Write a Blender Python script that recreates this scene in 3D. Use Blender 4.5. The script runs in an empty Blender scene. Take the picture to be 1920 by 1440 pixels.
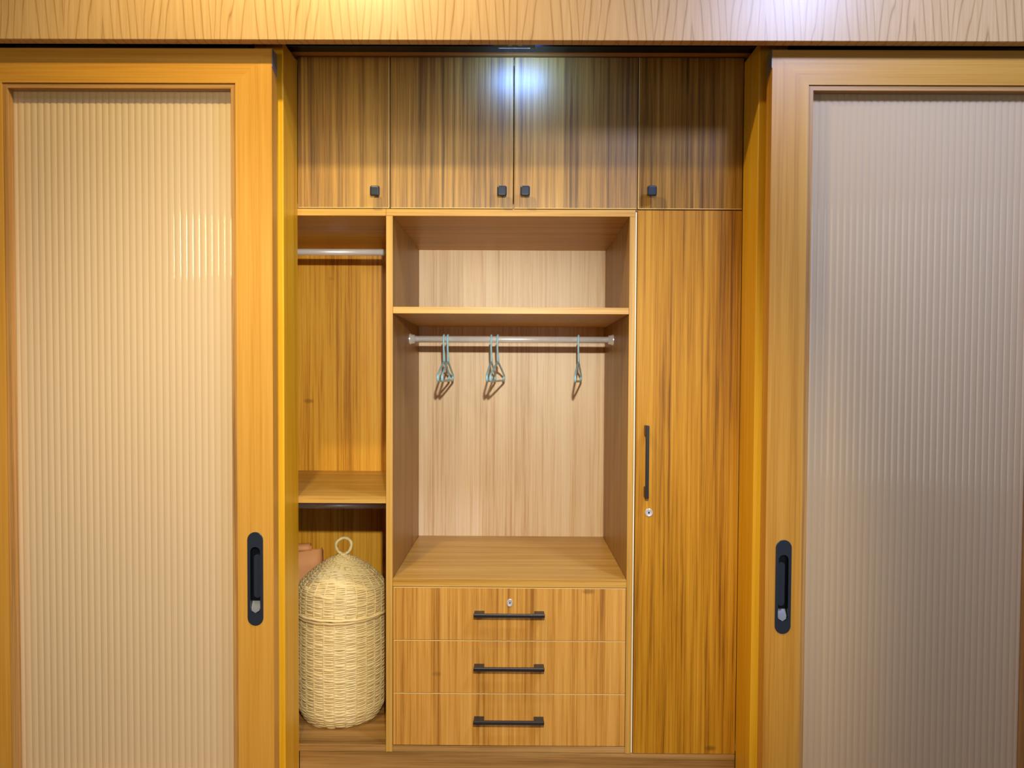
import bpy, bmesh, math, random
from math import pi, sin, cos, radians, sqrt
from mathutils import Vector, Matrix

random.seed(7)
C = bpy.context.scene.collection
scene = bpy.context.scene

# ------------------------------------------------------------------ camera
# cabinet fronts lie in the plane y = 0, the floor is z = 0, the camera stands 2.07 m in front
cam_d = bpy.data.cameras.new('camera')
cam = bpy.data.objects.new('camera', cam_d)
C.objects.link(cam)
cam_d.sensor_fit = 'HORIZONTAL'
cam_d.sensor_width = 36.0
cam_d.lens = 36.0 * 1380.0 / 1920.0
cam_d.shift_y = 21.9 / 1920.0
cam_d.clip_start = 0.01


def cam_matrix(yaw, pitch, roll, loc):
    cy_, sy = cos(yaw), sin(yaw)
    cp, sp = cos(pitch), sin(pitch)
    fw = Vector((-sy * cp, cy_ * cp, sp))
    r = Vector((cy_, sy, 0))
    u = r.cross(fw)
    c, s = cos(roll), sin(roll)
    r2, u2 = c * r + s * u, -s * r + c * u
    m = Matrix((r2, u2, -fw)).transposed().to_4x4()
    m.translation = loc
    return m


cam.matrix_world = cam_matrix(radians(.2928), radians(-1.5658), radians(.2847), Vector((0, -2.07, 1.18)))
scene.camera = cam

# ------------------------------------------------------------------ view, world, lights
scene.view_settings.view_transform = 'Standard'
scene.view_settings.look = 'None'
scene.view_settings.gamma = 1.0
scene.view_settings.use_curve_mapping = False
scene.view_settings.exposure = 0.0
w = bpy.data.worlds.new('world')
scene.world = w
w.use_nodes = True
w.node_tree.nodes['Background'].inputs[0].default_value = (.8, .85, 1, 1)
w.node_tree.nodes['Background'].inputs[1].default_value = 0.2


def lamp(name, kind, loc, energy, color, target=None, **kw):
    d = bpy.data.lights.new(name, kind)
    d.energy = energy
    d.color = color
    for k, v in kw.items():
        setattr(d, k, v)
    o = bpy.data.objects.new(name, d)
    C.objects.link(o)
    o.location = loc
    if target is not None:
        o.rotation_euler = (Vector(target) - Vector(loc)).to_track_quat('-Z', 'Y').to_euler()
    return o


# bright neutral spotlight a little above the viewer, aimed into the open wardrobe
lamp('neutral_spotlight', 'SPOT', (.05, -2.02, 1.55), 152, (1.0, .92, .76), target=(-.38, 0, .68),
     shadow_soft_size=.022, spot_size=radians(77), spot_blend=.74)
# warm ceiling downlight in front of the left half of the header
lamp('warm_downlight', 'SPOT', (-.50, -.76, 2.58), 46, (1.0, .82, .42), target=(-.52, -.30, 0),
     shadow_soft_size=.022, spot_size=radians(150), spot_blend=.6)
# warm shaded lamp to the left of the viewer
lamp('warm_floor_lamp', 'AREA', (-.72, -1.37, 1.70), 3.2, (1.0, .80, .40), target=(-.75, 0, 1.30),
     shape='RECTANGLE', size=.02, size_y=.24)
# cool ceiling downlight on the right
lamp('cool_downlight', 'AREA', (1.0, -1.12, 2.60), 33, (.47, .575, 1.0), target=(1.0, -.80, 0),
     shape='DISK', size=.3)
# daylight from a tall window in the right half of the wall behind the viewer
lamp('window_daylight', 'AREA', (1.2, -4.6, 1.45), 17, (.70, .86, 1.0), target=(1.2, 0, 1.45),
     shape='RECTANGLE', size=1.2, size_y=2.2)


# ------------------------------------------------------------------ materials
def new_mat(name):
    m = bpy.data.materials.new(name)
    m.use_nodes = True
    nt = m.node_tree
    b = nt.nodes['Principled BSDF']
    return m, nt, b


def srgb(r, g, b):
    def f(c):
        c /= 255.0
        return c / 12.92 if c <= .04045 else ((c + .055) / 1.055) ** 2.4
    return (f(r), f(g), f(b), 1)


def plain(name, col, rough=.5, metal=0.0, spec=.5, bump=0, bscale=60):
    m, nt, b = new_mat(name)
    b.inputs['Roughness'].default_value = rough
    b.inputs['Metallic'].default_value = metal
    b.inputs['Specular IOR Level'].default_value = spec
    tc = nt.nodes.new('ShaderNodeTexCoord')
    n = nt.nodes.new('ShaderNodeTexNoise')
    n.inputs['Scale'].default_value = bscale
    n.inputs['Detail'].default_value = 4
    nt.links.new(tc.outputs['Object'], n.inputs['Vector'])
    mx = nt.nodes.new('ShaderNodeMix')
    mx.data_type = 'RGBA'
    mx.inputs[6].default_value = tuple(c * .9 for c in col[:3]) + (1,)
    mx.inputs[7].default_value = tuple(min(1, c * 1.08) for c in col[:3]) + (1,)
    nt.links.new(n.outputs[0], mx.inputs[0])
    nt.links.new(mx.outputs[2], b.inputs['Base Color'])
    if bump:
        bp = nt.nodes.new('ShaderNodeBump')
        bp.inputs['Strength'].default_value = bump
        bp.inputs['Distance'].default_value = .002
        nt.links.new(n.outputs[0], bp.inputs['Height'])
        nt.links.new(bp.outputs[0], b.inputs['Normal'])
    return m


def math_node(nt, op, a=None, b=None, av=0, bv=0):
    n = nt.nodes.new('ShaderNodeMath')
    n.operation = op
    n.inputs[0].default_value = av
    n.inputs[1].default_value = bv
    if a is not None:
        nt.links.new(a, n.inputs[0])
    if b is not None:
        nt.links.new(b, n.inputs[1])
    return n.outputs[0]


def wood(name, dark, mid, light, axis='Z', broad=22, streak=125, fine=620, rough=.42, spec=.5,
         off=(0, 0, 0), w3=(.30, .44, .26), lo=.38, hi=.62, coat=0, aniso=.012, knots=0):
    """straight-grained veneer; the grain runs along the given axis"""
    m, nt, b = new_mat(name)
    tc = nt.nodes.new('ShaderNodeTexCoord')
    vals = []
    for k, (f, al, det) in enumerate(((broad, .028, 2), (streak, aniso, 5), (fine, .012, 3))):
        mp = nt.nodes.new('ShaderNodeMapping')
        sc = [f, f, f]
        sc['XYZ'.index(axis)] = f * al
        mp.inputs['Scale'].default_value = sc
        mp.inputs['Location'].default_value = (off[0] + 3.1 * k, off[1] + 1.7 * k, off[2])
        nt.links.new(tc.outputs['Object'], mp.inputs['Vector'])
        n = nt.nodes.new('ShaderNodeTexNoise')
        n.inputs['Scale'].default_value = 1
        n.inputs['Detail'].default_value = det
        n.inputs['Roughness'].default_value = .55
        n.inputs['Distortion'].default_value = .12
        nt.links.new(mp.outputs[0], n.inputs['Vector'])
        vals.append(math_node(nt, 'MULTIPLY', n.outputs[0], None, 0, w3[k]))
    s = math_node(nt, 'ADD', math_node(nt, 'ADD', vals[0], vals[1]), vals[2])
    cr = nt.nodes.new('ShaderNodeValToRGB')
    e = cr.color_ramp.elements
    e[0].position = lo
    e[0].color = dark
    e[1].position = hi
    e[1].color = light
    em = cr.color_ramp.elements.new((lo + hi) / 2 - .01)
    em.color = mid
    nt.links.new(s, cr.inputs[0])
    col = cr.outputs[0]
    if knots:
        # a few small dark pin knots, drawn out across the grain
        mk = nt.nodes.new('ShaderNodeMapping')
        mk.inputs['Scale'].default_value = (3.4, 3.4, 7.5)
        mk.inputs['Location'].default_value = (knots, .5, knots * 1.7)
        nt.links.new(tc.outputs['Object'], mk.inputs['Vector'])
        vo = nt.nodes.new('ShaderNodeTexVoronoi')
        vo.voronoi_dimensions = '3D'
        vo.inputs['Scale'].default_value = 1
        nt.links.new(mk.outputs[0], vo.inputs['Vector'])
        dd = math_node(nt, 'ADD', vo.outputs['Distance'], math_node(nt, 'MULTIPLY', s, None, 0, .10))
        kf = nt.nodes.new('ShaderNodeMapRange')
        kf.inputs['From Min'].default_value = .085
        kf.inputs['From Max'].default_value = .125
        kf.inputs['To Min'].default_value = .55
        kf.inputs['To Max'].default_value = 0
        nt.links.new(dd, kf.inputs['Value'])
        mk2 = nt.nodes.new('ShaderNodeMix')
        mk2.data_type = 'RGBA'
        nt.links.new(kf.outputs[0], mk2.inputs[0])
        nt.links.new(col, mk2.inputs[6])
        mk2.inputs[7].default_value = tuple(c * .5 for c in dark[:3]) + (1,)
        col = mk2.outputs[2]
    nt.links.new(col, b.inputs['Base Color'])
    b.inputs['Roughness'].default_value = rough
    b.inputs['Specular IOR Level'].default_value = spec
    b.inputs['Coat Weight'].default_value = coat
    b.inputs['Coat Roughness'].default_value = .42
    bp = nt.nodes.new('ShaderNodeBump')
    bp.inputs['Strength'].default_value = .06
    bp.inputs['Distance'].default_value = .001
    nt.links.new(s, bp.inputs['Height'])
    nt.links.new(bp.outputs[0], b.inputs['Normal'])
    return m


def cathedral(name, dark, mid, light):
    """crown-cut veneer: repeated narrow arrow-shaped figures standing side by side"""
    m, nt, b = new_mat(name)
    tc = nt.nodes.new('ShaderNodeTexCoord')
    n0 = nt.nodes.new('ShaderNodeTexNoise')
    mp = nt.nodes.new('ShaderNodeMapping')
    mp.inputs['Scale'].default_value = (11, 11, 1.6)
    nt.links.new(tc.outputs['Object'], mp.inputs['Vector'])
    nt.links.new(mp.outputs[0], n0.inputs['Vector'])
    n0.inputs['Scale'].default_value = 1
    n0.inputs['Detail'].default_value = 3
    sep = nt.nodes.new('ShaderNodeSeparateXYZ')
    nt.links.new(tc.outputs['Object'], sep.inputs[0])
    wob = math_node(nt, 'MULTIPLY', math_node(nt, 'SUBTRACT', n0.outputs[0], None, 0, .5), None, 0, .03)
    x = math_node(nt, 'ADD', sep.outputs[0], wob)
    fr = math_node(nt, 'FRACT', math_node(nt, 'MULTIPLY', math_node(nt, 'ADD', x, None, 0, 5.03), None, 0, 1 / .182))
    u = math_node(nt, 'ABSOLUTE', math_node(nt, 'SUBTRACT', fr, None, 0, .5))
    u2 = math_node(nt, 'POWER', u, None, 0, .85)
    g = math_node(nt, 'ADD', math_node(nt, 'MULTIPLY', u2, None, 0, 8.0),
                  math_node(nt, 'MULTIPLY', sep.outputs[2], None, 0, -4.2))
    g = math_node(nt, 'ADD', g, math_node(nt, 'MULTIPLY', n0.outputs[0], None, 0, 2.2))
    ring = math_node(nt, 'FRACT', g)
    line = math_node(nt, 'POWER', math_node(nt, 'ABSOLUTE', math_node(nt, 'SUBTRACT', ring, None, 0, .5)), None, 0, 8.0)
    line = math_node(nt, 'MULTIPLY', line, None, 0, 125.0)
    mp2 = nt.nodes.new('ShaderNodeMapping')
    mp2.inputs['Scale'].default_value = (170, 170, 5)
    nt.links.new(tc.outputs['Object'], mp2.inputs['Vector'])
    n2 = nt.nodes.new('ShaderNodeTexNoise')
    n2.inputs['Scale'].default_value = 1
    n2.inputs['Detail'].default_value = 4
    nt.links.new(mp2.outputs[0], n2.inputs['Vector'])
    s = math_node(nt, 'SUBTRACT', math_node(nt, 'ADD', math_node(nt, 'MULTIPLY', n2.outputs[0], None, 0, .5), None, 0, .38), line)
    cr = nt.nodes.new('ShaderNodeValToRGB')
    e = cr.color_ramp.elements
    e[0].position = .0
    e[0].color = dark
    e[1].position = .8
    e[1].color = light
    em = e.new(.52)
    em.color = mid
    nt.links.new(s, cr.inputs[0])
    nt.links.new(cr.outputs[0], b.inputs['Base Color'])
    b.inputs['Roughness'].default_value = .36
    return m


D_, M_, L_ = srgb(112, 66, 6), srgb(178, 120, 18), srgb(204, 148, 40)
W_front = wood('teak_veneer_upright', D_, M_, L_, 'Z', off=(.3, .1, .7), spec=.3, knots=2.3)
W_lit = wood('lit_teak_veneer_upright', srgb(152, 98, 30), srgb(204, 146, 60), srgb(222, 170, 86), 'Z', off=(.3, .1, .7), knots=7.7)  # lit copy of the front veneer: brightness painted into the drawer fronts
W_lit_back = wood('lit_teak_back', srgb(170, 112, 10), srgb(228, 164, 40), srgb(240, 190, 70), 'Z', off=(8.3, .1, .7), knots=5.1)  # brighter lit copy: missing light painted into the left column's back panel
W_shade = wood('shaded_teak_veneer_upright', srgb(112, 74, 22), srgb(156, 110, 40), srgb(180, 134, 60), 'Z', off=(4.3, .1, .7))  # shaded copy: grazing-light shade painted into the niche side panels
W_front2 = wood('teak_veneer_upright_dark_streaks', srgb(88, 58, 18), srgb(154, 110, 38), srgb(196, 148, 62), 'Z',
                off=(2.3, .6, .2), broad=24, streak=130, rough=.46, spec=.6, coat=.38)
W_front3 = wood('teak_veneer_upright_satin', srgb(84, 54, 16), srgb(150, 106, 34), srgb(190, 142, 56), 'Z', off=(4.1, .6, .2),
                broad=24, streak=130, rough=.52, spec=.25)
W_in = wood('teak_veneer_inside', srgb(198, 152, 92), srgb(226, 194, 146), srgb(236, 210, 172), 'Z', off=(5.3, 2.1, .7),
            rough=.46, spec=1.0,)
W_inx = wood('teak_veneer_lengthwise', srgb(140, 96, 38), srgb(184, 136, 64), srgb(206, 160, 88), 'X', off=(1.3, 4.1, 2.7),
             rough=.40, lo=.34, hi=.66)
W_edge = wood('teak_edge_band', srgb(170, 120, 42), srgb(198, 150, 64), srgb(214, 170, 90), 'X', off=(7, 3, 2))
W_edgez = wood('teak_edge_band_upright', srgb(170, 120, 42), srgb(198, 150, 64), srgb(214, 170, 90), 'Z', off=(7, 3, 2))
W_plinth = wood('teak_plinth', srgb(110, 76, 30), srgb(160, 118, 60), srgb(190, 148, 88), 'X', off=(3, 8, 1), streak=50)
S_ = (srgb(172, 110, 26), srgb(208, 149, 54), srgb(224, 170, 80))
W_stile = wood('solid_teak_upright', *S_, 'Z', off=(9, 2, 5), broad=9, streak=38, fine=300, w3=(.3, .4, .3), lo=.30, hi=.70, rough=.42)
W_rail = wood('solid_teak_lengthwise', *S_, 'X', off=(4, 2, 9), broad=9, streak=38, fine=300, w3=(.3, .4, .3), lo=.30, hi=.70, rough=.42)
W_beadz = wood('teak_bead_upright', srgb(140, 96, 48), srgb(184, 134, 72), srgb(204, 156, 92), 'Z', off=(2, 2, 2))
W_beadx = wood('teak_bead_lengthwise', srgb(140, 96, 48), srgb(184, 134, 72), srgb(204, 156, 92), 'X', off=(2, 6, 2))
W_head = cathedral('crown_cut_teak', srgb(150, 108, 60), srgb(202, 160, 104), srgb(220, 182, 128))
W_post = wood('solid_teak_post', srgb(206, 146, 14), srgb(230, 170, 26), srgb(238, 184, 46), 'Z', off=(6, 6, 1), rough=.38)
M_raw = plain('pale_raw_edge', srgb(232, 196, 120), .5)
M_white = plain('white_edge_strip', srgb(250, 236, 206), .4)
M_black = plain('black_painted_metal', srgb(26, 27, 32), .38, 0, .5)
M_slate = plain('slate_grey_metal', srgb(46, 54, 66), .34, .3, .5)
M_cav = plain('dark_pull_recess', srgb(16, 20, 28), .3, .2)
M_track = plain('black_anodised_aluminium', srgb(7, 8, 14), .4, .3)
M_chrome = plain('polished_chrome', srgb(228, 228, 230), .22, .45)
M_rod = plain('satin_chrome', srgb(240, 240, 242), .28, .30)
M_zinc = plain('grey_end_plate', srgb(142, 144, 150), .4, .4)
M_hang = plain('pale_blue_plastic', srgb(168, 226, 246), .35)
M_wick = plain('woven_rattan', srgb(240, 218, 158), .6, bscale=90)
M_wick2 = plain('rattan_stakes', srgb(230, 204, 142), .6, bscale=90)
M_loop = plain('rattan_loop', srgb(226, 208, 150), .55)
M_bag = plain('peach_paper', srgb(244, 172, 112), .6, bscale=12)
M_wall = plain('taupe_wall_paint', srgb(118, 110, 100), .8)
M_ceil = plain('white_ceiling_paint', srgb(176, 174, 170), .85)
M_floor = wood('floor_boards', srgb(96, 62, 34), srgb(138, 96, 58), srgb(160, 116, 76), 'X', off=(1, 1, 1), rough=.4)
M_dark = plain('dark_gap_lining', srgb(30, 18, 10), .8)


def glass_mat():
    m, nt, b = new_mat('fluted_frosted_glass')
    b.inputs['Base Color'].default_value = srgb(236, 206, 162)
    b.inputs['Roughness'].default_value = .08
    b.inputs['Specular IOR Level'].default_value = .6
    tr = nt.nodes.new('ShaderNodeBsdfTransparent')
    tr.inputs[0].default_value = (.94, .95, .94, 1)
    mx = nt.nodes.new('ShaderNodeMixShader')
    mx.inputs[0].default_value = .76
    out = nt.nodes['Material Output']
    nt.links.new(tr.outputs[0], mx.inputs[1])
    nt.links.new(b.outputs[0], mx.inputs[2])
    nt.links.new(mx.outputs[0], out.inputs['Surface'])
    return m


M_glass = glass_mat()
M_led = bpy.data.materials.new('lit_led_lens')
M_led.use_nodes = True
_b = M_led.node_tree.nodes['Principled BSDF']
_b.inputs['Emission Color'].default_value = (.6, .8, 1, 1)
_b.inputs['Emission Strength'].default_value = 3


# ------------------------------------------------------------------ helpers
def link_mesh(name, bm, mat, parent=None, smooth=False):
    me = bpy.data.meshes.new(name)
    bmesh.ops.recalc_face_normals(bm, faces=bm.faces)
    bm.to_mesh(me)
    bm.free()
    me.materials.append(mat)
    if smooth:
        for p in me.polygons:
            p.use_smooth = True
    o = bpy.data.objects.new(name, me)
    C.objects.link(o)
    if parent is not None:
        o.parent = parent
    return o


def add_box(bm, x0, x1, y0, y1, z0, z1, bev=0.0, seg=1):
    r = bmesh.ops.create_cube(bm, size=1)
    vs = r['verts']
    for v in vs:
        v.co = Vector(((x0 + x1) / 2 + v.co.x * (x1 - x0), (y0 + y1) / 2 + v.co.y * (y1 - y0), (z0 + z1) / 2 + v.co.z * (z1 - z0)))
    if bev:
        es = list({e for v in vs for e in v.link_edges})
        bmesh.ops.bevel(bm, geom=es, offset=bev, segments=seg, affect='EDGES', profile=.5)


def box(name, x0, x1, y0, y1, z0, z1, mat, parent=None, bev=.0008, seg=1):
    bm = bmesh.new()
    add_box(bm, x0, x1, y0, y1, z0, z1, bev, seg)
    return link_mesh(name, bm, mat, parent)


def add_prism_y(bm, pts, y0, y1):
    """polygon given in x,z pushed through y0..y1"""
    a = [bm.verts.new((x, y0, z)) for x, z in pts]
    b = [bm.verts.new((x, y1, z)) for x, z in pts]
    n = len(pts)
    bm.faces.new(a)
    bm.faces.new(b[::-1])
    for i in range(n):
        j = (i + 1) % n
        bm.faces.new((a[i], b[i], b[j], a[j]))


def add_tube(bm, pts, r, seg=8, closed=False, rz=None):
    """tube along a list of points (parallel-transport frame)"""
    pts = [Vector(p) for p in pts]
    n = len(pts)
    tans = []
    for i in range(n):
        if closed:
            t = pts[(i + 1) % n] - pts[i - 1]
        else:
            t = pts[min(i + 1, n - 1)] - pts[max(i - 1, 0)]
        tans.append(t.normalized())
    up = Vector((0, 0, 1))
    if abs(tans[0].dot(up)) > .9:
        up = Vector((1, 0, 0))
    nrm = (up - tans[0] * up.dot(tans[0])).normalized()
    rings = []
    for i in range(n):
        nrm = (nrm - tans[i] * nrm.dot(tans[i])).normalized()
        bn = tans[i].cross(nrm)
        rr = r[i] if isinstance(r, (list, tuple)) else r
        rings.append([bm.verts.new(pts[i] + (nrm * cos(2 * pi * k / seg) + bn * sin(2 * pi * k / seg)) * rr) for k in range(seg)])
    for i in range(n if closed else n - 1):
        a, b = rings[i], rings[(i + 1) % n]
        for k in range(seg):
            bm.faces.new((a[k], a[(k + 1) % seg], b[(k + 1) % seg], b[k]))
    if not closed:
        bm.faces.new(rings[0][::-1])
        bm.faces.new(rings[-1])


def tube(name, pts, r, mat, parent=None, seg=10, closed=False):
    bm = bmesh.new()
    add_tube(bm, pts, r, seg, closed)
    return link_mesh(name, bm, mat, parent, True)


def add_lathe_y(bm, prof, cx, cz, seg=24):
    """profile of (radius, y) turned about an axis along y"""
    rings = []
    for r, y in prof:
        if r < 1e-6:
            rings.append([bm.verts.new((cx, y, cz))])
        else:
            rings.append([bm.verts.new((cx + r * cos(2 * pi * k / seg), y, cz + r * sin(2 * pi * k / seg))) for k in range(seg)])
    for a, b in zip(rings[:-1], rings[1:]):
        if len(a) == 1 and len(b) == 1:
            continue
        for k in range(seg):
            j = (k + 1) % seg
            if len(a) == 1:
                bm.faces.new((a[0], b[k], b[j]))
            elif len(b) == 1:
                bm.faces.new((a[k], b[0], a[j]))
            else:
                bm.faces.new((a[k], b[k], b[j], a[j]))


def thing(name, label, cat, group=None, kind=None):
    o = bpy.data.objects.new(name, None)
    o.empty_display_size = .05
    C.objects.link(o)
    o['label'] = label
    o['category'] = cat
    if group:
        o['group'] = group
    if kind:
        o['kind'] = kind
    return o


def tag(o, label, cat, group=None, kind=None):
    o['label'] = label
    o['category'] = cat
    if group:
        o['group'] = group
    if kind:
        o['kind'] = kind
    return o


def structure(o):
    o['kind'] = 'structure'
    return o


# ------------------------------------------------------------------ key planes (metres)
YH0, YH1 = -.23, -.204          # header board
YD0, YD1 = -.19, -.150          # sliding doors
YJ0 = -.126                     # front of the posts
YB = .567                       # back panel of the wardrobe
YR = .330                       # hanging rails
P1, P2, N2, N3 = -.3653, -.3463, .3162, .3325
XL, XR = -.613, .630            # inner faces of the posts
Z_PL = .1046                    # top of the plinth
Z_BOT = .1243
D1, D2, D3 = .2756, .4276, .579
Z_NF = .6033
Z_SH0, Z_SH1 = 1.353, 1.3716
Z_TB0, Z_TB1 = 1.6251, 1.6442
Z_UD0, Z_UD1 = 1.6465, 2.064
Z_SOF = 2.0665
Z_CEIL = 2.64
RX0, RX1, RY0, RY1 = -1.75, 1.85, -4.7, .62

# ------------------------------------------------------------------ setting
structure(box('floor', RX0, RX1, RY0, RY1, -.05, 0, M_floor, bev=0))
structure(box('ceiling', RX0, RX1, RY0, RY1, Z_CEIL, Z_CEIL + .05, M_ceil, bev=0))
structure(box('wall_left', RX0 - .06, RX0, RY0, RY1, 0, Z_CEIL, M_wall, bev=0))
structure(box('wall_right', RX1, RX1 + .06, RY0, RY1, 0, Z_CEIL, M_wall, bev=0))
structure(box('wall_rear', RX0, RX1, RY0 - .06, RY0, 0, Z_CEIL, M_wall, bev=0))
structure(box('wall_front', RX0, RX1, YB + .012, RY1, 0, Z_CEIL, M_wall, bev=0))

# header board above the sliding doors, and the board closing the recess over the cabinets
hd = box('header_panel', RX0 + .005, RX1 - .005, YH0, YH1, 2.0072, Z_CEIL - .005, W_head, bev=.001)
tag(hd, 'crown-cut teak header board running across above both sliding doors', 'panel', kind='thing')
bm = bmesh.new()
add_box(bm, RX0 + .005, RX1 - .005, YH1 + .001, YB - .002, Z_SOF, Z_SOF + .018)
sf = link_mesh('soffit_panel', bm, W_inx)
tag(sf, 'dark wooden soffit board just above the top row of cabinet doors', 'panel', kind='thing')

# sliding track under the soffit
tr = thing('top_track', 'black aluminium sliding door track under the header board', 'track', kind='thing')
bm = bmesh.new()
for y0, y1, z0 in ((-.202, -.196, 2.044), (-.196, -.150, 2.056), (-.150, -.144, 2.048), (-.144, -.094, 2.056),
                   (-.094, -.086, 2.0525), (-.086, -.036, 2.0615)):
    add_box(bm, RX0 + .01, RX1 - .01, y0, y1, z0, Z_SOF - .0005)
link_mesh('channel', bm, M_track, tr)

# small led lamp between two screws, fixed in the middle of the track
sl = thing('sensor_light', 'small black light with two grey discs in the middle of the track', 'lamp', kind='thing')
box('housing', -.062, .046, -.148, -.118, 2.036, 2.0475, M_track, sl, bev=.003, seg=2)
for sx in (-.0195, .0055):
    bm = bmesh.new()
    add_lathe_y(bm, [(0, 0), (.0062, 0), (.0075, .001), (.0075, .004), (0, .004)], 0, 0, 16)
    bmesh.ops.rotate(bm, verts=bm.verts, cent=(0, 0, 0), matrix=Matrix.Rotation(radians(62), 3, 'X'))
    bmesh.ops.translate(bm, verts=bm.verts, vec=(sx, -.1455, 2.0355))
    link_mesh('screw', bm, M_zinc, sl, True)
box('lens', -.05, .034, -.1185, -.1165, 2.0375, 2.0460, M_led, sl, bev=.0006)
lamp('sensor_light_glow', 'AREA', (.005, -.115, 2.042), 1.35, (.15, .35, 1.0), target=(.005, .02, 1.95),
     shape='RECTANGLE', size=.12, size_y=.012)

# posts either side of the opening
pl = box('side_post', XL - .075, XL, YJ0, -.0005, 0.001, 2.0515, W_post, bev=.0015)
tag(pl, 'upright teak post beside the left sliding door, left of the open shelves', 'post', kind='thing')
pr = box('side_post', XR, XR + .075, YJ0, -.0005, 0.001, 2.0515, W_post, bev=.0015)
tag(pr, 'upright teak post beside the right sliding door, next to the tall cabinet', 'post', kind='thing')


# ------------------------------------------------------------------ sliding doors
def pull_handle(parent, cx, cz, flip):
    """flush pull: stadium plate with a scooped recess"""
    def stadium(hw, hl, n=10, ox=0, oz=0):
        s = hl - hw
        pts = []
        for k in range(n + 1):
            a = pi * k / n
            pts.append((cx + ox + hw * cos(a), cz + oz + s + hw * sin(a)))
        for k in range(n + 1):
            a = pi + pi * k / n
            pts.append((cx + ox + hw * cos(a), cz + oz - s + hw * sin(a)))
        return pts
    yf = YD0 - .0022
    outer0 = stadium(.0203, .1215)
    outer1 = stadium(.0193, .1205)
    ih = stadium(.0128, .0860, oz=-.003)
    bm = bmesh.new()
    r0 = [bm.verts.new((x, YD0 + .001, z)) for x, z in outer0]
    r1 = [bm.verts.new((x, yf + .0006, z)) for x, z in outer0]
    r2 = [bm.verts.new((x, yf, z)) for x, z in outer1]
    r3 = [bm.verts.new((x, yf, z)) for x, z in ih]
    r4 = [bm.verts.new((x, yf + .004, z)) for x, z in ih]
    n = len(r0)
    for a, b in ((r0, r1), (r1, r2), (r2, r3), (r3, r4)):
        for i in range(n):
            j = (i + 1) % n
            bm.faces.new((a[i], a[j], b[j], b[i]))
    h = link_mesh('pull_handle', bm, M_slate, parent)
    h['label'] = 'dark flush pull handle'
    # recess: deep trough whose lower end rises in a scoop
    bm = bmesh.new()
    r4 = [bm.verts.new((x, yf + .003, z)) for x, z in ih]
    r5 = [bm.verts.new((x, yf + .0165, z)) for x, z in ih]
    for i in range(n):
        bm.faces.new((r4[i], r4[(i + 1) % n], r5[(i + 1) % n], r5[i]))
    bm.faces.new(r5)
    link_mesh('recess', bm, M_cav, h)
    bm = bmesh.new()
    gx = cx + (.0035 if not flip else -.0035)
    pts = []
    hw, s = .0085, .048
    for k in range(9):
        a = pi * k / 8
        pts.append((gx + hw * cos(a), cz + .006 + s + hw * sin(a)))
    for k in range(9):
        a = pi + pi * k / 8
        pts.append((gx + hw * cos(a), cz + .006 - s + hw * sin(a)))
    add_prism_y(bm, pts, yf + .0055, yf + .0155)
    link_mesh('grip', bm, M_slate, h)
    # sloping end of the trough
    bm = bmesh.new()
    zb_ = cz - .0885
    rows = []
    for f in (0, .2, .45, .7, 1):
        zz = zb_ + .0275 * f
        hw = sqrt(max(0, 1 - (1 - min(1, f / .465)) ** 2)) * .0110 + .0006
        yy = yf + .0015 + .0140 * f ** 1.5
        rows.append((bm.verts.new((cx - hw - .0005, yy, zz)), bm.verts.new((cx + hw - .0005, yy, zz))))
    for a, b in zip(rows[:-1], rows[1:]):
        bm.faces.new((a[0], a[1], b[1], b[0]))
    link_mesh('thumb_scoop', bm, M_zinc, h, True)


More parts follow.
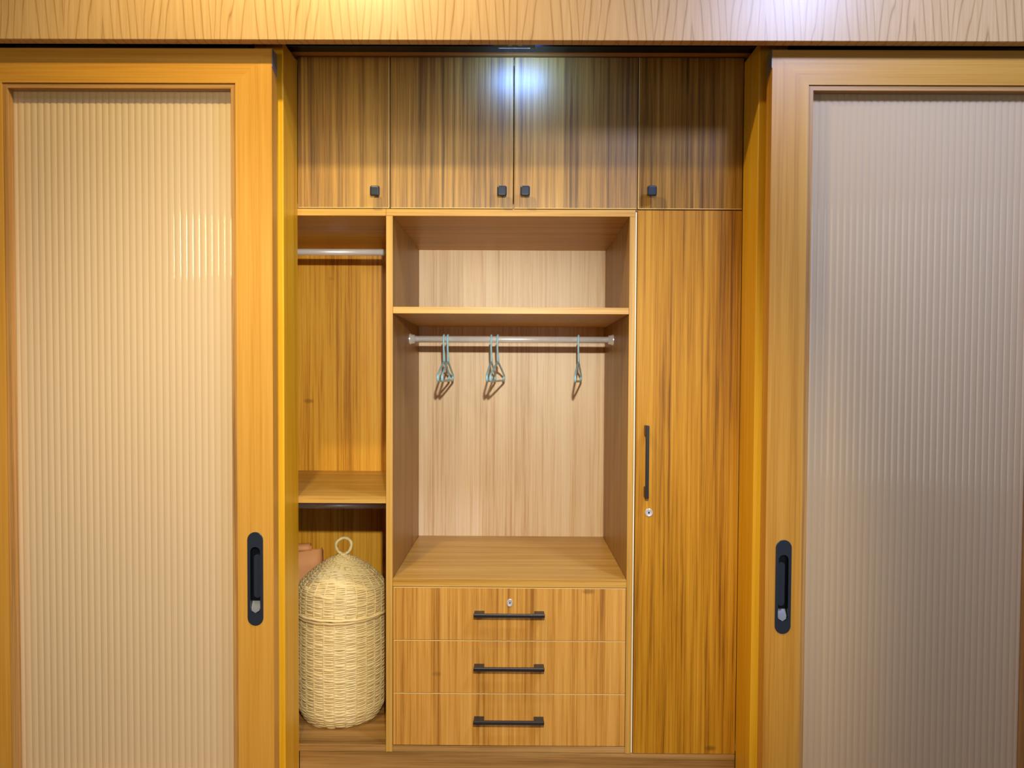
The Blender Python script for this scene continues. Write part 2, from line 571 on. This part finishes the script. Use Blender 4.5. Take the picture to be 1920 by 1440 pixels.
def sliding_door(label, x0, x1, hx, hz, handle_side):
    """x0..x1 outer width; handle_side +1 = handle on the right stile"""
    t = thing('sliding_door', label, 'door', 'sliding wardrobe doors', kind='thing')
    sw = .0925
    zt, zb = 2.003, .015
    it, ib = 1.9165, .112
    # stiles, mitred at the corners; the handle stile leaves an opening for the pull
    def stile(side):
        xo, xi = (x0, x0 + sw) if side < 0 else (x1, x1 - sw)
        bm = bmesh.new()
        if side != handle_side:
            add_prism_y(bm, [(xo, zb), (xi, ib), (xi, it), (xo, zt)], YD0, YD1)
        else:
            a, b = hz - .099, hz + .099
            l, r = hx - .0130, hx + .0130
            s = sorted((xo, xi))
            add_prism_y(bm, [(xo, zb), (xi, ib), (xi, a), (xo, a)], YD0, YD1)
            add_prism_y(bm, [(xo, b), (xi, b), (xi, it), (xo, zt)], YD0, YD1)
            add_prism_y(bm, [(s[0], a), (l, a), (l, b), (s[0], b)], YD0, YD1)
            add_prism_y(bm, [(r, a), (s[1], a), (s[1], b), (r, b)], YD0, YD1)
            add_prism_y(bm, [(l, a), (r, a), (r, b), (l, b)], YD0 + .022, YD1)
        return link_mesh('stile', bm, W_stile, t)
    stile(-1)
    stile(1)
    for za, zc in ((zt, it), (zb, ib)):
        bm = bmesh.new()
        add_prism_y(bm, [(x0, za), (x0 + sw, zc), (x1 - sw, zc), (x1, za)], YD0, YD1)
        link_mesh('rail', bm, W_rail, t)
    # glazing bead, set a little behind the frame face with a thin shadow joint
    bw, g = .0115, .0012
    xa, xb = x0 + sw + g, x1 - sw - g
    zb2, zt2 = ib + g, it - g
    yb0, yb1 = YD0 + .003, YD0 + .024
    for pts, m in (([(xa, zb2), (xa + bw, zb2 + bw), (xa + bw, zt2 - bw), (xa, zt2)], W_beadz),
                   ([(xb, zb2), (xb - bw, zb2 + bw), (xb - bw, zt2 - bw), (xb, zt2)], W_beadz),
                   ([(xa, zt2), (xa + bw, zt2 - bw), (xb - bw, zt2 - bw), (xb, zt2)], W_beadx),
                   ([(xa, zb2), (xa + bw, zb2 + bw), (xb - bw, zb2 + bw), (xb, zb2)], W_beadx)):
        bm = bmesh.new()
        add_prism_y(bm, pts, yb0, yb1)
        link_mesh('glazing_bead', bm, m, t)
    # fluted pane: rounded ribs on the front, flat back
    ga, gb = xa + .002, xb - .002
    n = 35
    pitch = (gb - ga) / n
    bm = bmesh.new()
    k = 8
    dep = .0014
    yg = YD0 + .0285
    for i in range(n):
        cols = []
        for j in range(k + 1):
            f = j / k
            x = ga + (i + f) * pitch
            y = yg - dep * (1 - (2 * f - 1) ** 2)
            cols.append((bm.verts.new((x, y, zb2 + .002)), bm.verts.new((x, y, zt2 - .002))))
        for j in range(k):
            bm.faces.new((cols[j][0], cols[j + 1][0], cols[j + 1][1], cols[j][1]))
    me = bpy.data.meshes.new('glass_pane')
    q = [bm.verts.new(p) for p in ((ga, yg + .004, zb2 + .002), (gb, yg + .004, zb2 + .002), (gb, yg + .004, zt2 - .002), (ga, yg + .004, zt2 - .002))]
    bm.faces.new(q[::-1])
    bm.to_mesh(me)
    bm.free()
    me.materials.append(M_glass)
    for p in me.polygons:
        p.use_smooth = True
    go = bpy.data.objects.new('glass_pane', me)
    C.objects.link(go)
    go.parent = t
    go['label'] = 'vertically ribbed translucent glass'
    # grey plate capping the top of the meeting edge, rollers on the top rail
    xe = x1 if handle_side > 0 else x0
    e0, e1 = sorted((xe, xe + .0012 * handle_side))
    bm = bmesh.new()
    pts = [(YD0 + .001, zt + .0008), (YD1 - .001, zt + .0008), (YD1 - .001, zt - .058), (YD0 + .001, zt - .044)]
    a = [bm.verts.new((e0, y, z)) for y, z in pts]
    b = [bm.verts.new((e1, y, z)) for y, z in pts]
    bm.faces.new(a)
    bm.faces.new(b[::-1])
    for i in range(4):
        bm.faces.new((a[i], b[i], b[(i + 1) % 4], a[(i + 1) % 4]))
    link_mesh('end_plate', bm, M_zinc, t)
    for xx in (x0 + .09, x1 - .09):
        bm = bmesh.new()
        add_box(bm, xx - .02, xx + .02, YD0 + .012, YD1 - .012, zt - .0005, zt + .044)
        link_mesh('roller', bm, M_track, t)
    pull_handle(t, hx, hz, handle_side < 0)
    return t


sliding_door('left sliding door, ribbed glass tinted golden, handle on its right stile', -1.400, -.6215, -.6685, .653, 1)
sliding_door('right sliding door, ribbed glass greyish white, handle on its left stile', .6425, 1.421, .6890, .641, -1)


# ------------------------------------------------------------------ cabinets
def knob(parent, x, z):
    bm = bmesh.new()
    add_box(bm, x - .0132, x + .0132, -.030, -.019, z - .0140, z + .0140, .0045, 3)
    bmesh.ops.remove_doubles(bm, verts=bm.verts, dist=1e-6)
    add_lathe_y(bm, [(.0085, -.0195), (.0065, -.012), (.0065, -.004), (.009, .0005)], x, z, 16)
    k = link_mesh('knob', bm, M_slate, parent)
    k['label'] = 'dark square knob'
    return k


def cabinet_door(parent, x0, x1, z0, z1, mat, edge=None):
    d = box('door', x0, x1, 0, .018, z0, z1, mat, parent, bev=.0009)
    if edge is not None:
        for a, b in edge:
            if a == 'b':
                box('edge_band', x0 + .001, x1 - .001, -.0005, .016, z0 - .0003, z0 + .0017, M_raw, d, bev=.0003)
            elif a == 'l':
                box('edge_band', x0 - .0003, x0 + .0015, -.0005, .016, z0, z1, M_raw, d, bev=.0003)
            elif a == 'r':
                box('edge_band', x1 - .0015, x1 + .0003, -.0005, .016, z0, z1, M_raw, d, bev=.0003)
    return d


def carcass(parent, x0, x1, y0, y1, z0, z1, mat=W_in, th=.018, front=False):
    bm = bmesh.new()
    add_box(bm, x0, x0 + th, y0, y1, z0, z1)
    add_box(bm, x1 - th, x1, y0, y1, z0, z1)
    add_box(bm, x0 + th, x1 - th, y0, y1, z0, z0 + th)
    add_box(bm, x0 + th, x1 - th, y0, y1, z1 - th, z1)
    add_box(bm, x0 + th, x1 - th, y1 - .008, y1, z0 + th, z1 - th)
    return link_mesh('carcass', bm, mat, parent)


G1, G2, G3 = -.3549, -.0093, .3370
gap = .0016
cz0, cz1 = Z_TB1 + .0005, Z_SOF - .0005
uc = thing('overhead_cabinet', 'single-door overhead cabinet at the left, its knob at the lower right', 'cabinet', 'overhead cabinets', kind='thing')
carcass(uc, -.985, G1 - .0004, .0185, YB - .001, cz0, cz1)
d = cabinet_door(uc, XL + .0006, G1 - gap, Z_UD0, Z_UD1, W_front2, (('b', 0), ('r', 0)))
knob(d, -.3921, 1.688)
uc = thing('overhead_cabinet', 'double-door overhead cabinet in the middle, above the hanging niche', 'cabinet', 'overhead cabinets', kind='thing')
carcass(uc, G1 + .0004, G3 - .0004, .0185, YB - .001, cz0, cz1)
d = cabinet_door(uc, G1 + gap, G2 - gap * .8, Z_UD0, Z_UD1, W_front2, (('b', 0),))
knob(d, -.0409, 1.6893)
d = cabinet_door(uc, G2 + gap * .8, G3 - gap, Z_UD0, Z_UD1, W_front2, (('b', 0),))
knob(d, .0231, 1.6896)
uc = thing('overhead_cabinet', 'single-door overhead cabinet at the right, above the tall cabinet', 'cabinet', 'overhead cabinets', kind='thing')
carcass(uc, G3 + .0004, .985, .0185, YB - .001, cz0, cz1)
d = cabinet_door(uc, G3 + gap, XR - .0006, Z_UD0, Z_UD1, W_front3, (('b', 0), ('l', 0)))
knob(d, .3727, 1.6909)


def rail(parent, x0, x1, z, sockets):
    bm = bmesh.new()
    add_tube(bm, [(x0, YR, z), (x1, YR, z)], .0105, 20)
    r = link_mesh('clothes_rail', bm, M_rod, parent, True)
    for sx, sgn in sockets:
        bm = bmesh.new()
        rings = []
        for rr, dx in ((.0175, 0), (.0175, .004), (.0155, .006), (.0140, .016), (.0112, .0175)):
            rings.append([bm.verts.new((sx + sgn * dx, YR + rr * cos(2 * pi * k / 20), z + rr * sin(2 * pi * k / 20))) for k in range(20)])
        for a, b in zip(rings[:-1], rings[1:]):
            for k in range(20):
                bm.faces.new((a[k], a[(k + 1) % 20], b[(k + 1) % 20], b[k]))
        link_mesh('rail_socket', bm, M_chrome, r, True)
    return r


# left unit: open column of shelves
XO = -.985
ou = thing('open_shelf_unit', 'open wooden wardrobe column at the left with rail, shelf and floor', 'wardrobe', kind='thing')
box('side_panel', XO, XO + .018, .019, YB - .006, Z_PL + .0005, Z_TB1, W_in, ou)
box('back_panel', XO + .018, P1 - .0003, YB - .006, YB, Z_PL + .0005, Z_TB1, W_lit_back, ou, bev=0)
bm = bmesh.new()
add_box(bm, XO + .018, P1 - .0003, .0005, YB - .0062, Z_TB0, Z_TB1, .0008)
link_mesh('top_panel', bm, W_edge, ou)
box('shelf', XO + .0182, P1 - .0003, .0005, YB - .0062, .8167, .8357, W_edge, ou)
box('floor_panel', XO + .0182, P1 - .0003, .0005, YB - .0062, Z_PL + .0005, Z_BOT, W_plinth, ou)
box('front_panel', XO + .001, XL - .0755, .0006, .018, Z_PL + .001, Z_TB0, W_in, ou)
rail(ou, XO + .018, P1, 1.578, ((P1, -1),))
rail(ou, XO + .018, P1, .752, ((P1, -1),))

# middle unit: hanging niche over three drawers
mu = thing('hanging_unit', 'middle wardrobe unit with a hanging niche over three drawers', 'wardrobe', kind='thing')
for x0, x1 in ((P1, P2), (N2, N3)):
    bm = bmesh.new()
    add_box(bm, x0, x1, .0006, YB - .0005, Z_PL + .0005, Z_TB0 - .0002, .0008)
    sp_ = link_mesh('side_panel', bm, W_shade, mu)
    box('edge_band', x0 + .0003, x1 - .0003, -.0004, .0006, Z_PL + .001, Z_TB0 - .0004, W_edgez, sp_, bev=.0002)
box('top_panel', P1, N3, .0005, YB - .0005, Z_TB0, Z_TB1, W_edge, mu)
box('back_panel', P2, N2, YB - .006, YB, Z_PL + .0005, Z_TB0 - .0002, W_in, mu, bev=0)
box('shelf', P2 + .0002, N2 - .0002, .0006, YB - .0062, Z_SH0, Z_SH1, W_edge, mu)
box('niche_floor', P2 + .0002, N2 - .0002, .0006, YB - .0062, .5805, Z_NF, W_edge, mu)
box('bottom_panel', P2 + .0002, N2 - .0002, .0006, YB - .0062, Z_PL + .0005, Z_BOT - .0012, W_plinth, mu)
es = box('edge_strip', N3 + .0001, N3 + .0034, -.0008, .02, Z_PL + .003, Z_TB0 + .012, M_white, mu, bev=.0004)
es['label'] = 'thin white edge strip'
rail(mu, P2, N2, 1.2975, ((P2, 1), (N2, -1)))


def bar_handle(parent, cx, cz, vertical=False, length=.199):
    bm = bmesh.new()
    h = length / 2
    if not vertical:
        add_box(bm, cx - h, cx + h, -.034, -.025, cz - .005, cz + .005, .0016, 2)
        for s in (-1, 1):
            x0, x1 = sorted((cx + s * h - s * .0008, cx + s * (h - .029)))
            add_box(bm, x0, x1, -.0262, .0005, cz - .0042, cz + .0042, .0008)
    else:
        add_box(bm, cx - .0046, cx + .0046, -.034, -.025, cz - h, cz + h, .0016, 2)
        for s in (-1, 1):
            z0, z1 = sorted((cz + s * h - s * .0008, cz + s * (h - .030)))
            add_box(bm, cx - .0042, cx + .0042, -.0262, .0005, z0, z1, .0008)
    o = link_mesh('bar_handle', bm, M_black, parent)
    o['label'] = 'black bar handle'
    return o


def cam_lock(parent, cx, cz, r=.0092, ry=1.0, key=.0028):
    bm = bmesh.new()
    add_lathe_y(bm, [(r, .0005), (r, -.0022), (r * .86, -.0034), (r * .62, -.0030), (r * .58, -.0016), (0, -.0016)], 0, 0, 24)
    for v in bm.verts:
        v.co.z *= ry
    bmesh.ops.translate(bm, verts=bm.verts, vec=(cx, 0, cz))
    o = link_mesh('lock', bm, M_chrome, parent)
    o['label'] = 'small chrome lock'
    box('keyhole', cx - key, cx + key, -.0022, -.0012, cz - key * 1.3, cz + key * 1.3, M_black, o, bev=.0004)
    return o


for k, (z0, z1, hz) in enumerate(((D2, D3, .5085), (D1, D2, .3568), (Z_BOT, D1, .2055))):
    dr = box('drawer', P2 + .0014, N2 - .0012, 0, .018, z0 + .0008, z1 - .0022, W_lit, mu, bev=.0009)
    eb = box('edge_band', P2 + .0016, N2 - .0014, -.0004, .017, z1 - .0021, z1 - .0003, M_raw, dr, bev=.0003)
    bm = bmesh.new()
    add_box(bm, P2 + .014, N2 - .014, .0185, .47, z0 + .02, z1 - .03)
    link_mesh('drawer_box', bm, W_in, dr)
    bar_handle(dr, -.0152, hz)
    if k == 0:
        cam_lock(dr, -.0137, .5363, .0086, 1.28, .0016)

# right unit: tall cabinet with one long door
tc_ = thing('tall_cabinet', 'tall wardrobe cabinet at the right with one long door', 'cabinet', kind='thing')
carcass(tc_, N3 + .0045, .985, .0185, YB - .001, Z_PL + .0005, Z_TB1 - .0005)
d = box('door', .3385, XR - .0006, 0, .018, Z_PL + .0010, Z_TB1 - .0012, W_front, tc_, bev=.0009)
bar_handle(d, .3662, .9414, True, .2034)
cam_lock(d, .3773, .7954, .0112, 1.0, .0022)

# plinth below the cabinets
pn = box('plinth', XL + .0005, XR - .0005, .002, .02, .001, Z_PL - .0008, W_plinth)
tag(pn, 'horizontal grained wooden plinth board along the foot of the wardrobe', 'plinth', kind='thing')

# closed cabinets that continue behind the ribbed glass of each sliding door
for sgn, lab in ((-1, 'closed wooden wardrobe cabinet seen through the golden ribbed glass'),
                 (1, 'closed wooden wardrobe cabinet seen through the greyish ribbed glass')):
    t = thing('side_cabinet', lab, 'cabinet', kind='thing')
    x0, x1 = sorted((sgn * .9865, sgn * 1.50))
    xm = (x0 + x1) / 2
    for a, b in ((x0, xm - .001), (xm + .001, x1)):
        box('door', a, b, 0, .018, .06, Z_SOF - .002, W_in, t)
    carcass(t, x0, x1, .0185, YB - .001, .06, Z_SOF - .0005)
    box('plinth', x0, x1, .004, .018, .001, .059, W_plinth, t)


# ------------------------------------------------------------------ hangers
def hanger(label, x, rot_z, tilt=0, half=.165, group='pale blue hangers on the middle rail'):
    """plane of the hanger is local y-z; the hook passes over the rail at local origin"""
    t = thing('clothes_hanger', label, 'hanger', group, kind='thing')
    r = .0030
    zc = 0.0
    R = .0105 + r + .0004
    pts = []
    for k in range(13):
        a = radians(-35 + (180 + 35) * k / 12)
        pts.append((0, R * cos(a), R * sin(a)))
    # stem: leaves the back of the hook and returns under the middle
    pts += [(0, -R, -.016), (0, -R * .8, -.030), (0, -R * .2, -.046), (0, 0, -.060), (0, 0, -.078)]
    tube('hook', pts, r, M_hang, t, 8)
    bm = bmesh.new()
    zt, ze, zb = -.074, -.118, -.1345
    h = half
    fr = [(0, 0, zt), (0, -.03, zt - .006), (0, -h * .55, zt - .022), (0, -h + .006, ze + .002), (0, -h, ze - .004),
          (0, -h + .001, zb + .004), (0, -h + .008, zb), (0, 0, zb - .001), (0, h - .008, zb), (0, h - .001, zb + .004),
          (0, h, ze - .004), (0, h - .006, ze + .002), (0, h * .55, zt - .022), (0, .03, zt - .006)]
    add_tube(bm, fr, .0034, 8, True)
    link_mesh('frame', bm, M_hang, t, True)
    bm = bmesh.new()
    add_tube(bm, [(0, .012, zt + .016), (0, .014, zt + .004), (0, .016, zt - .006)], .0030, 8)
    link_mesh('neck_tab', bm, M_hang, t, True)
    for s in (-1, 1):
        bm = bmesh.new()
        add_tube(bm, [(0, s * (h - .022), zb), (0, s * (h - .026), zb + .008), (0, s * (h - .020), zb + .015)], .0024, 6)
        link_mesh('strap_hook', bm, M_hang, t, True)
    t.location = (x, YR, 1.2975)
    t.rotation_euler = (0, 0, rot_z)
    return t


# +rot turns the near end to the right
hanger('pale blue hanger at the left end of the niche rail, outermost of that pair', -.2345, radians(-1))
hanger('pale blue hanger at the left end of the niche rail, inner one of that pair', -.2215, radians(-1))
hanger('pale blue hanger in the middle of the niche rail, left one of its pair', -.0800, radians(-3.0))
hanger('pale blue hanger in the middle of the niche rail, right one of its pair', -.0590, radians(-6.5))
hanger('pale blue hanger hanging alone towards the right end of the niche rail', .2035, radians(-8.2))

# ------------------------------------------------------------------ laundry basket
bk = thing('laundry_basket', 'lidded round wicker laundry basket on the floor of the open column', 'basket', kind='thing')
BX, BY, BZ = 0, 0, 0
H_BODY = .323


def r_body(z):
    if z < .05:
        f = (z - .05) / .05
        return .132 - .024 * f * f
    return .132 + .003 * sin(pi * (z - .05) / .27)


def r_lid(z):
    # z from 0 (rim) to .170 (apex)
    if z < .066:
        return .1355
    f = min(1, (z - .066) / .104)
    return .1355 * max(0.0, 1 - f ** 1.5) ** .8


NS = 26


def weave(zs, rf, amp=.0012, tr_=.0029, phase0=0):
    bm = bmesh.new()
    seg = 5
    n = NS * 6
    for i, z in enumerate(zs):
        rr = rf(z)
        if rr < .012:
            continue
        ph = (i % 2) * pi + phase0
        sh = random.uniform(-.0006, .0006)
        ring = []
        zj = random.uniform(-.0007, .0007)
        for k in range(n):
            th = 2 * pi * k / n
            a = min(amp, rr * .03)
            rad = rr + a * cos(NS / 2 * th * 1 + ph) + sh
            zz = z + zj + .0012 * sin(3 * th + i * .7) + .0006 * sin(17 * th + i)
            tv = tr_ * (1 + .12 * sin(7 * th + i * 1.3))
            ring.append([bm.verts.new(((rad + .75 * tv * cos(2 * pi * s / seg)) * cos(th),
                                       (rad + .75 * tv * cos(2 * pi * s / seg)) * sin(th),
                                       zz + tv * sin(2 * pi * s / seg))) for s in range(seg)])
        for k in range(n):
            a_, b_ = ring[k], ring[(k + 1) % n]
            for s in range(seg):
                bm.faces.new((a_[s], b_[s], b_[(s + 1) % seg], a_[(s + 1) % seg]))
    return bm


body = link_mesh('body', weave([.003 + .0050 * i for i in range(64)], r_body), M_wick, bk, True)
bm = bmesh.new()
for k in range(NS):
    th = 2 * pi * (k + .5) / NS
    add_tube(bm, [((r_body(z) - .0005) * cos(th), (r_body(z) - .0005) * sin(th), z) for z in [.001 + i * .322 / 16 for i in range(17)]], .0030, 6)
so = link_mesh('stakes', bm, M_wick2, body, True)
so['kind'] = 'stuff'
bm = bmesh.new()
r_ = bmesh.ops.create_circle(bm, cap_ends=True, segments=40, radius=r_body(.003) - .001)
bmesh.ops.translate(bm, verts=bm.verts, vec=(0, 0, .004))
link_mesh('base', bm, M_wick2, bk)
def lining(name, prof, parent):
    bm = bmesh.new()
    rows = [[bm.verts.new((r * cos(2 * pi * k / 48), r * sin(2 * pi * k / 48), z)) for k in range(48)] for r, z in prof]
    for a, b in zip(rows[:-1], rows[1:]):
        for k in range(48):
            bm.faces.new((a[k], a[(k + 1) % 48], b[(k + 1) % 48], b[k]))
    return link_mesh(name, bm, M_wick2, parent, True)


lining('inner_wall', [(r_body(.004 + .318 * i / 20) - .0024, .004 + .318 * i / 20) for i in range(21)], body)
tube('rim', [((.136) * cos(2 * pi * k / 60), .136 * sin(2 * pi * k / 60), H_BODY + .002 * sin(k * 1.9) * .4) for k in range(60)], .0042, M_wick2, body, 8, True)

lid_z = H_BODY + .004
zs = []
z = .002
while z < .166:
    zs.append(z)
    dr_ = (r_lid(z) - r_lid(min(z + .001, .1699))) / .001
    z += .0052 / sqrt(1 + dr_ * dr_)
lid = link_mesh('lid', weave(zs, r_lid, phase0=.4), M_wick, bk, True)
bm = bmesh.new()
for k in range(NS):
    th = 2 * pi * (k + .5) / NS
    pts = []
    for i in range(19):
        zz = .002 + .164 * sin(pi / 2 * i / 18)
        rr = max(r_lid(zz) - .0003, .006)
        pts.append((rr * cos(th), rr * sin(th), zz))
    add_tube(bm, pts, [.0031 - .0014 * i / 18 for i in range(19)], 6)
so = link_mesh('stakes', bm, M_wick2, lid, True)
so['kind'] = 'stuff'
tube('lid_rim', [(.1385 * cos(2 * pi * k / 60), .1385 * sin(2 * pi * k / 60), .001 + .0008 * sin(k * 1.7)) for k in range(60)], .0042, M_wick, lid, 8, True)
lining('inner_wall', [(max(r_lid(.002 + .164 * sin(pi / 2 * i / 24)) - .0024, .002), .002 + .164 * sin(pi / 2 * i / 24) - .001) for i in range(25)], lid)
# twisted loop and its binding
pts = []
for k in range(33):
    a = radians(-75) + radians(330) * k / 32
    pts.append((.0235 * cos(a - 0) * (1 + .05 * sin(3 * a)), .003 * sin(2 * a), .169 + .026 + .0245 * sin(a)))
pts = [(.0055, 0, .154)] + pts + [(-.004, 0, .154)]
lp = tube('loop_handle', pts, [.0050 + .0006 * sin(k * 1.4) for k in range(len(pts))], M_loop, lid, 8)
bm = bmesh.new()
for i in range(3):
    add_tube(bm, [((.0100 - .001 * i) * cos(2 * pi * k / 16), (.0100 - .001 * i) * sin(2 * pi * k / 16), .162 + i * .004) for k in range(16)], .0030, 6, True)
link_mesh('binding', bm, M_wick, lid, True)
lid.location = (0, 0, lid_z)
lid.rotation_euler = (radians(-1.5), radians(1.5), 0)
bk.location = (-.538, .205, Z_BOT + .0003)
bk.rotation_euler = (0, 0, .3)

# ------------------------------------------------------------------ paper bag behind the basket
bg = thing('paper_bag', 'peach paper bag with rolled top standing behind the wicker basket', 'bag', kind='thing')
bm = bmesh.new()
# local: x to the right, y back, z up; open top, slightly bellied
bw_, bd_, bh_ = .23, .10, .446
loop_ = []
N = 40
for k in range(N):
    a = 2 * pi * k / N
    # rounded rectangle
    c_, s_ = cos(a), sin(a)
    p = 5
    rr = 1 / ((abs(c_) ** p + abs(s_) ** p) ** (1 / p))
    loop_.append((rr * c_ * bw_ / 2, rr * s_ * bd_ / 2))
rows = []
for i in range(9):
    f = i / 8
    row = []
    for x, y in loop_:
        zt_ = bh_ + .012 * (x / (bw_ / 2)) * (1 if y < 0 else .3) - (.006 if y > 0 else 0)
        row.append(bm.verts.new((x * (1 - .03 * f), y * (1 - .25 * f * f) + .003 * sin(9 * f + 6 * x), f * zt_)))
    rows.append(row)
for a_, b_ in zip(rows[:-1], rows[1:]):
    for k in range(N):
        bm.faces.new((a_[k], a_[(k + 1) % N], b_[(k + 1) % N], b_[k]))
bm.faces.new(rows[0][::-1])
sh_ = link_mesh('shell', bm, M_bag, bg, True)
sm = sh_.modifiers.new('thickness', 'SOLIDIFY')
sm.thickness = .0012
bm = bmesh.new()
# rolled-over top: a flattened spiral whose open end faces the viewer's right
rows = []
for i in range(27):
    a = radians(-60 + 26 * i)
    rad = .020 - .00035 * i
    rows.append([bm.verts.new((xx, .012 + rad * 1.15 * cos(a) - .12 * (xx + .1), bh_ + .010 + rad * .85 * sin(a) + .05 * (xx - .04))) for xx in (-.10, -.05, 0, .045, .072)])
for a_, b_ in zip(rows[:-1], rows[1:]):
    for k in range(4):
        bm.faces.new((a_[k], a_[k + 1], b_[k + 1], b_[k]))
ro = link_mesh('rolled_top', bm, M_bag, bg, True)
sm = ro.modifiers.new('thickness', 'SOLIDIFY')
sm.thickness = .001
bg.location = (-.778, .455, Z_BOT + .0008)
bg.rotation_euler = (0, 0, radians(4))
